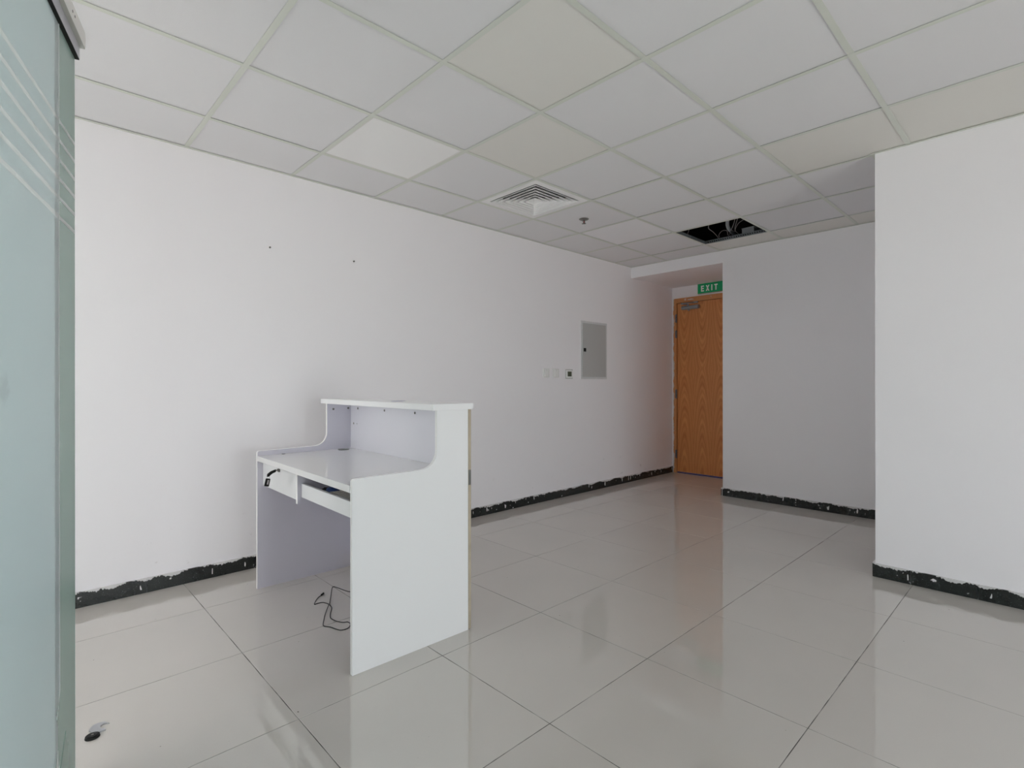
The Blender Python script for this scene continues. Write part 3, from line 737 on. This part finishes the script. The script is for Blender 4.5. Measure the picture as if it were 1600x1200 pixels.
# odds and ends in the tray and on the tops
rr_ = R(-1.2)
ms = thing('computer_mouse', 'blue plastic mouse lying in the open keyboard tray', 'mouse', on_desk(0.155, 0.53, 0.6125), rr_ + R(10))
bm = B(); bmesh.ops.create_uvsphere(bm, u_segments=20, v_segments=12, radius=1)
for v in bm.verts: v.co = Vector((v.co.x*0.030, v.co.y*0.055, max(v.co.z, 0)*0.030))
obj('mouse_shell', bm, m_blue, ms, smooth=True)
bm = B(); cyl(bm, (0.004, -0.02, 0.026), (1, 0, 0), 0.006, 0.005, 12); obj('mouse_wheel', bm, m_black, ms)
kbd = thing('keyboard', 'pale grey keyboard lying in the open tray under the desktop', 'keyboard', on_desk(0.175, 0.285, 0.6125), rr_ + R(2))
bm = B(); box(bm, -0.07, 0.07, -0.19, 0.19, 0.0, 0.016); bevel(bm, 0.003, 2); obj('keyboard_case', bm, m_keyb, kbd)
bm = B()
for i in range(5):
    for j in range(17):
        x = -0.058+i*0.023; y = -0.178+j*0.0212; box(bm, x, x+0.019, y, y+0.0175, 0.016, 0.022)
kk = obj('keys', bm, m_keyb, kbd); kk['kind'] = 'stuff'
bm = B(); P_ = []
for k in range(46):
    a = k*0.75; P_.append((0.165+0.045*math.sin(a)+0.01*math.sin(k), 0.635-0.055+0.0+0.03*math.cos(a*0.9), 0.618+0.012*(k % 4)/3))
tube(bm, P_, 0.0028, 6, 0, 3)
tc_ = obj('coiled_cable', bm, m_cable, None, on_desk(0, 0, 0), ); tc_.rotation_euler = (0, 0, rr_)
tag(tc_, 'bundled black cable in the tray beside the blue mouse', 'cable')
bm = B(); prism(bm, [(-0.045, -0.008), (-0.02, -0.03), (0.03, -0.028), (0.05, 0.0), (0.02, 0.03), (-0.035, 0.026)], 'z', 0, 0.0015)
o = obj('paper_scrap', bm, m_paper, None, on_desk(0.475, 0.462, 1.0522)); o.rotation_euler = (0, 0, R(40))
tag(o, 'small lavender paper scrap on the raised counter shelf', 'paper')
bm = B(); prism(bm, [(-0.008, -0.001), (0.0, 0.002), (0.009, 0.005), (0.004, -0.001), (-0.002, -0.003)], 'z', 0, 0.0025)
o = obj('debris_chip', bm, m_black, None, on_desk(0.135, 1.150, 0.7422)); o.rotation_euler = (0, 0, R(-30)); tag(o, 'tiny dark chip lying on the lower desktop', 'debris')

# ------------------------------------------------------------------ on the floor
path = [(1.209, 2.741), (1.185, 2.726), (1.156, 2.693), (1.133, 2.658), (1.134, 2.650), (1.145, 2.652), (1.170, 2.648), (1.181, 2.625), (1.185, 2.596), (1.179, 2.556), (1.160, 2.519), (1.147, 2.499), (1.123, 2.448), (1.123, 2.413), (1.130, 2.383), (1.145, 2.357), (1.163, 2.345), (1.160, 2.314), (1.134, 2.286), (1.102, 2.289), (1.090, 2.314), (1.079, 2.353), (1.062, 2.388), (1.087, 2.442), (1.122, 2.501), (1.166, 2.568), (1.190, 2.603), (1.241, 2.698), (1.291, 2.786), (1.305, 2.753), (1.319, 2.691), (1.337, 2.664), (1.39, 2.62), (1.43, 2.60)]
bm = B(); n_ = len(path)
tube(bm, [(x, y, 0.0026 + (0.005 if 24 <= k <= 26 else 0) + (0.010*math.sin(math.pi*(k-26)/6) if 26 < k < 32 else 0)) for k, (x, y) in enumerate(path)], 0.0022, 8, 0, 4)
fc = obj('loose_cable', bm, m_cable); tag(fc, 'thin black cable lying in loops on the floor under the desk', 'cable')
bm = B(); cyl(bm, (1.206, 2.738, 0.0055), (0.02, 0.016, 0), 0.005, 0.022, 10); obj('plug', bm, m_black, fc)

ds = thing('round_cap', 'small round black cap lying on the floor by the glass panel', 'cap', (0.1855, 2.1535, 0.0))
bm = B(); cyl(bm, (0, 0, 0), (0, 0, 1), 0.0205, 0.006, 32, 0, 0.019); obj('cap_body', bm, m_black, ds)
bm = B(); cyl(bm, (0, 0, 0.006), (0, 0, 1), 0.013, 0.0015, 24); obj('cap_ring', bm, m_blackm, ds)
bm = B(); cyl(bm, (0, 0, 0.0075), (0, 0, 1), 0.0035, 0.002, 12); obj('cap_screw', bm, m_chrome, ds)
cp = [(0.1794, 2.1939), (0.1848, 2.2086), (0.196, 2.2225), (0.2096, 2.2233), (0.2237, 2.2191), (0.2344, 2.1976), (0.2266, 2.205), (0.2182, 2.2061), (0.2108, 2.1996), (0.2102, 2.1846), (0.2217, 2.1737), (0.2209, 2.1657), (0.2075, 2.1652), (0.2008, 2.165), (0.1862, 2.1766)]
bm = B(); prism(bm, cp, 'z', 0.0, 0.004)
tag(obj('metal_clip', bm, m_steel), 'grey hook-shaped metal clip on the floor beside the round black cap', 'clip')

# ------------------------------------------------------------------ frosted glass screen at the left with its head rail
ga = R(74.54)
gs = thing('glass_screen', 'green frosted glass panel with six white stripes at left', 'glass panel', (0.129, 1.943, 0), ga)
L0 = -2.35            # runs back past the camera
# local x along the glass (0 = free edge), local y towards the desk side is negative
bm = B()
box(bm, L0, -0.20, -0.0002, 0.0098, 0.012, 2.0755, 1)
box(bm, -0.20, -0.004, -0.0002, 0.0098, 0.012, 2.0755, 1, {'-y': 0})
obj('glass_pane', bm, [m_glass, m_clearg], gs)
bm = B(); box(bm, -0.004, 0.0, 0.0, 0.0098, 0.012, 2.0755); bevel(bm, 0.001, 1); ge = obj('polished_edge', bm, m_gedge, gs); ge['label'] = 'pale polished glass edge'
bm = B()
ZS = [1.827 - 0.0502*k for k in range(6)]; HS = 0.0062
film = [(L0, 0.012), (-0.205, 0.012), (-0.20, 0.16), (-0.186, 0.19), (-0.176, 0.205), (-0.176, 0.26), (-0.186, 0.283), (-0.190, 0.30), (-0.172, 0.33), (-0.1635, 0.345), (-0.163, 0.81), (-0.168, 1.14), (-0.166, ZS[5]-HS), (L0, ZS[5]-HS)]
prism(bm, film, 'y', -0.0012, -0.0004)
for k in range(6):
    z1_ = 2.0755 if k == 0 else ZS[k-1]-HS
    box(bm, L0, -0.165, -0.0012, -0.0004, ZS[k]+HS, z1_)
obj('frosting_film', bm, m_film, gs)
bm = B(); prism(bm, [(-0.186, 0.283), (-0.181, 0.30), (-0.160, 0.345), (-0.1605, 0.81), (-0.163, 1.3), (-0.1625, 2.0755), (-0.1655, 2.0755), (-0.167, 1.3), (-0.166, 0.81), (-0.165, 0.345)], 'y', -0.0022, -0.0012)
obj('film_edge', bm, m_stripe, gs)
bm = B(); prism(bm, [(-0.155, 0.012), (-0.150, 0.14), (-0.125, 0.175), (-0.102, 0.207), (-0.096, 0.185), (-0.070, 0.146), (-0.078, 0.09), (-0.085, 0.012)], 'y', -0.0010, -0.0004); obj('film_remnant', bm, m_gedge, gs)
bm = B(); prism(bm, [(-0.205, 0.012), (-0.195, 0.16), (-0.176, 0.20), (-0.178, 0.012)], 'y', -0.0018, -0.0013); obj('film_remnant', bm, m_stripe, gs)
for z in ZS:
    bm = B(); box(bm, L0, -0.165, -0.0012, -0.0004, z-HS, z+HS); box(bm, -0.160, -0.004, -0.0012, -0.0006, z-HS*0.8, z+HS*0.8)
    box(bm, -0.165, -0.160, -0.0026, -0.0006, z-HS*0.8, z+HS*0.8)
    obj('stripe', bm, m_stripe, gs)
hr = thing('head_rail', 'white sliding door head rail along the top of the glass', 'rail', (0.129, 1.943, 2.076), ga)
boxobj('brush_seal', (L0, 0.004, -0.0095, 0.045, 0.0, 0.0035), m_dark, hr)
bm = B(); box(bm, L0, 0.006, -0.0100, 0.05, 0.0035, 0.039); obj('lower_rail', bm, m_railg, hr)
bm = B(); box(bm, L0, 0.012, -0.0212, 0.055, 0.0392, 0.0412); obj('rail_lip', bm, m_railb, hr)
bm = B(); prism(bm, [(L0, 0.0415), (0.012, 0.0415), (0.018, 0.070), (0.012, 0.0865), (L0, 0.0865)], 'y', -0.0216, 0.055); cb = obj('rail_cover', bm, m_rail, hr)
for s_ in (-0.125, -0.102):
    bm = B(); cyl(bm, (s_, -0.0216, 0.064), (0, -1, 0), 0.0035, 0.0006, 14); obj('screw_hole', bm, m_capgrey, cb)
bm = B(); cyl(bm, (0.004, -0.012, 0.0865), (0, 0, 1), 0.0045, 0.006, 8); cyl(bm, (0.004, -0.012, 0.0925), (0, 0, 1), 0.0028, 0.006, 8); obj('bolt', bm, m_chrome, hr)
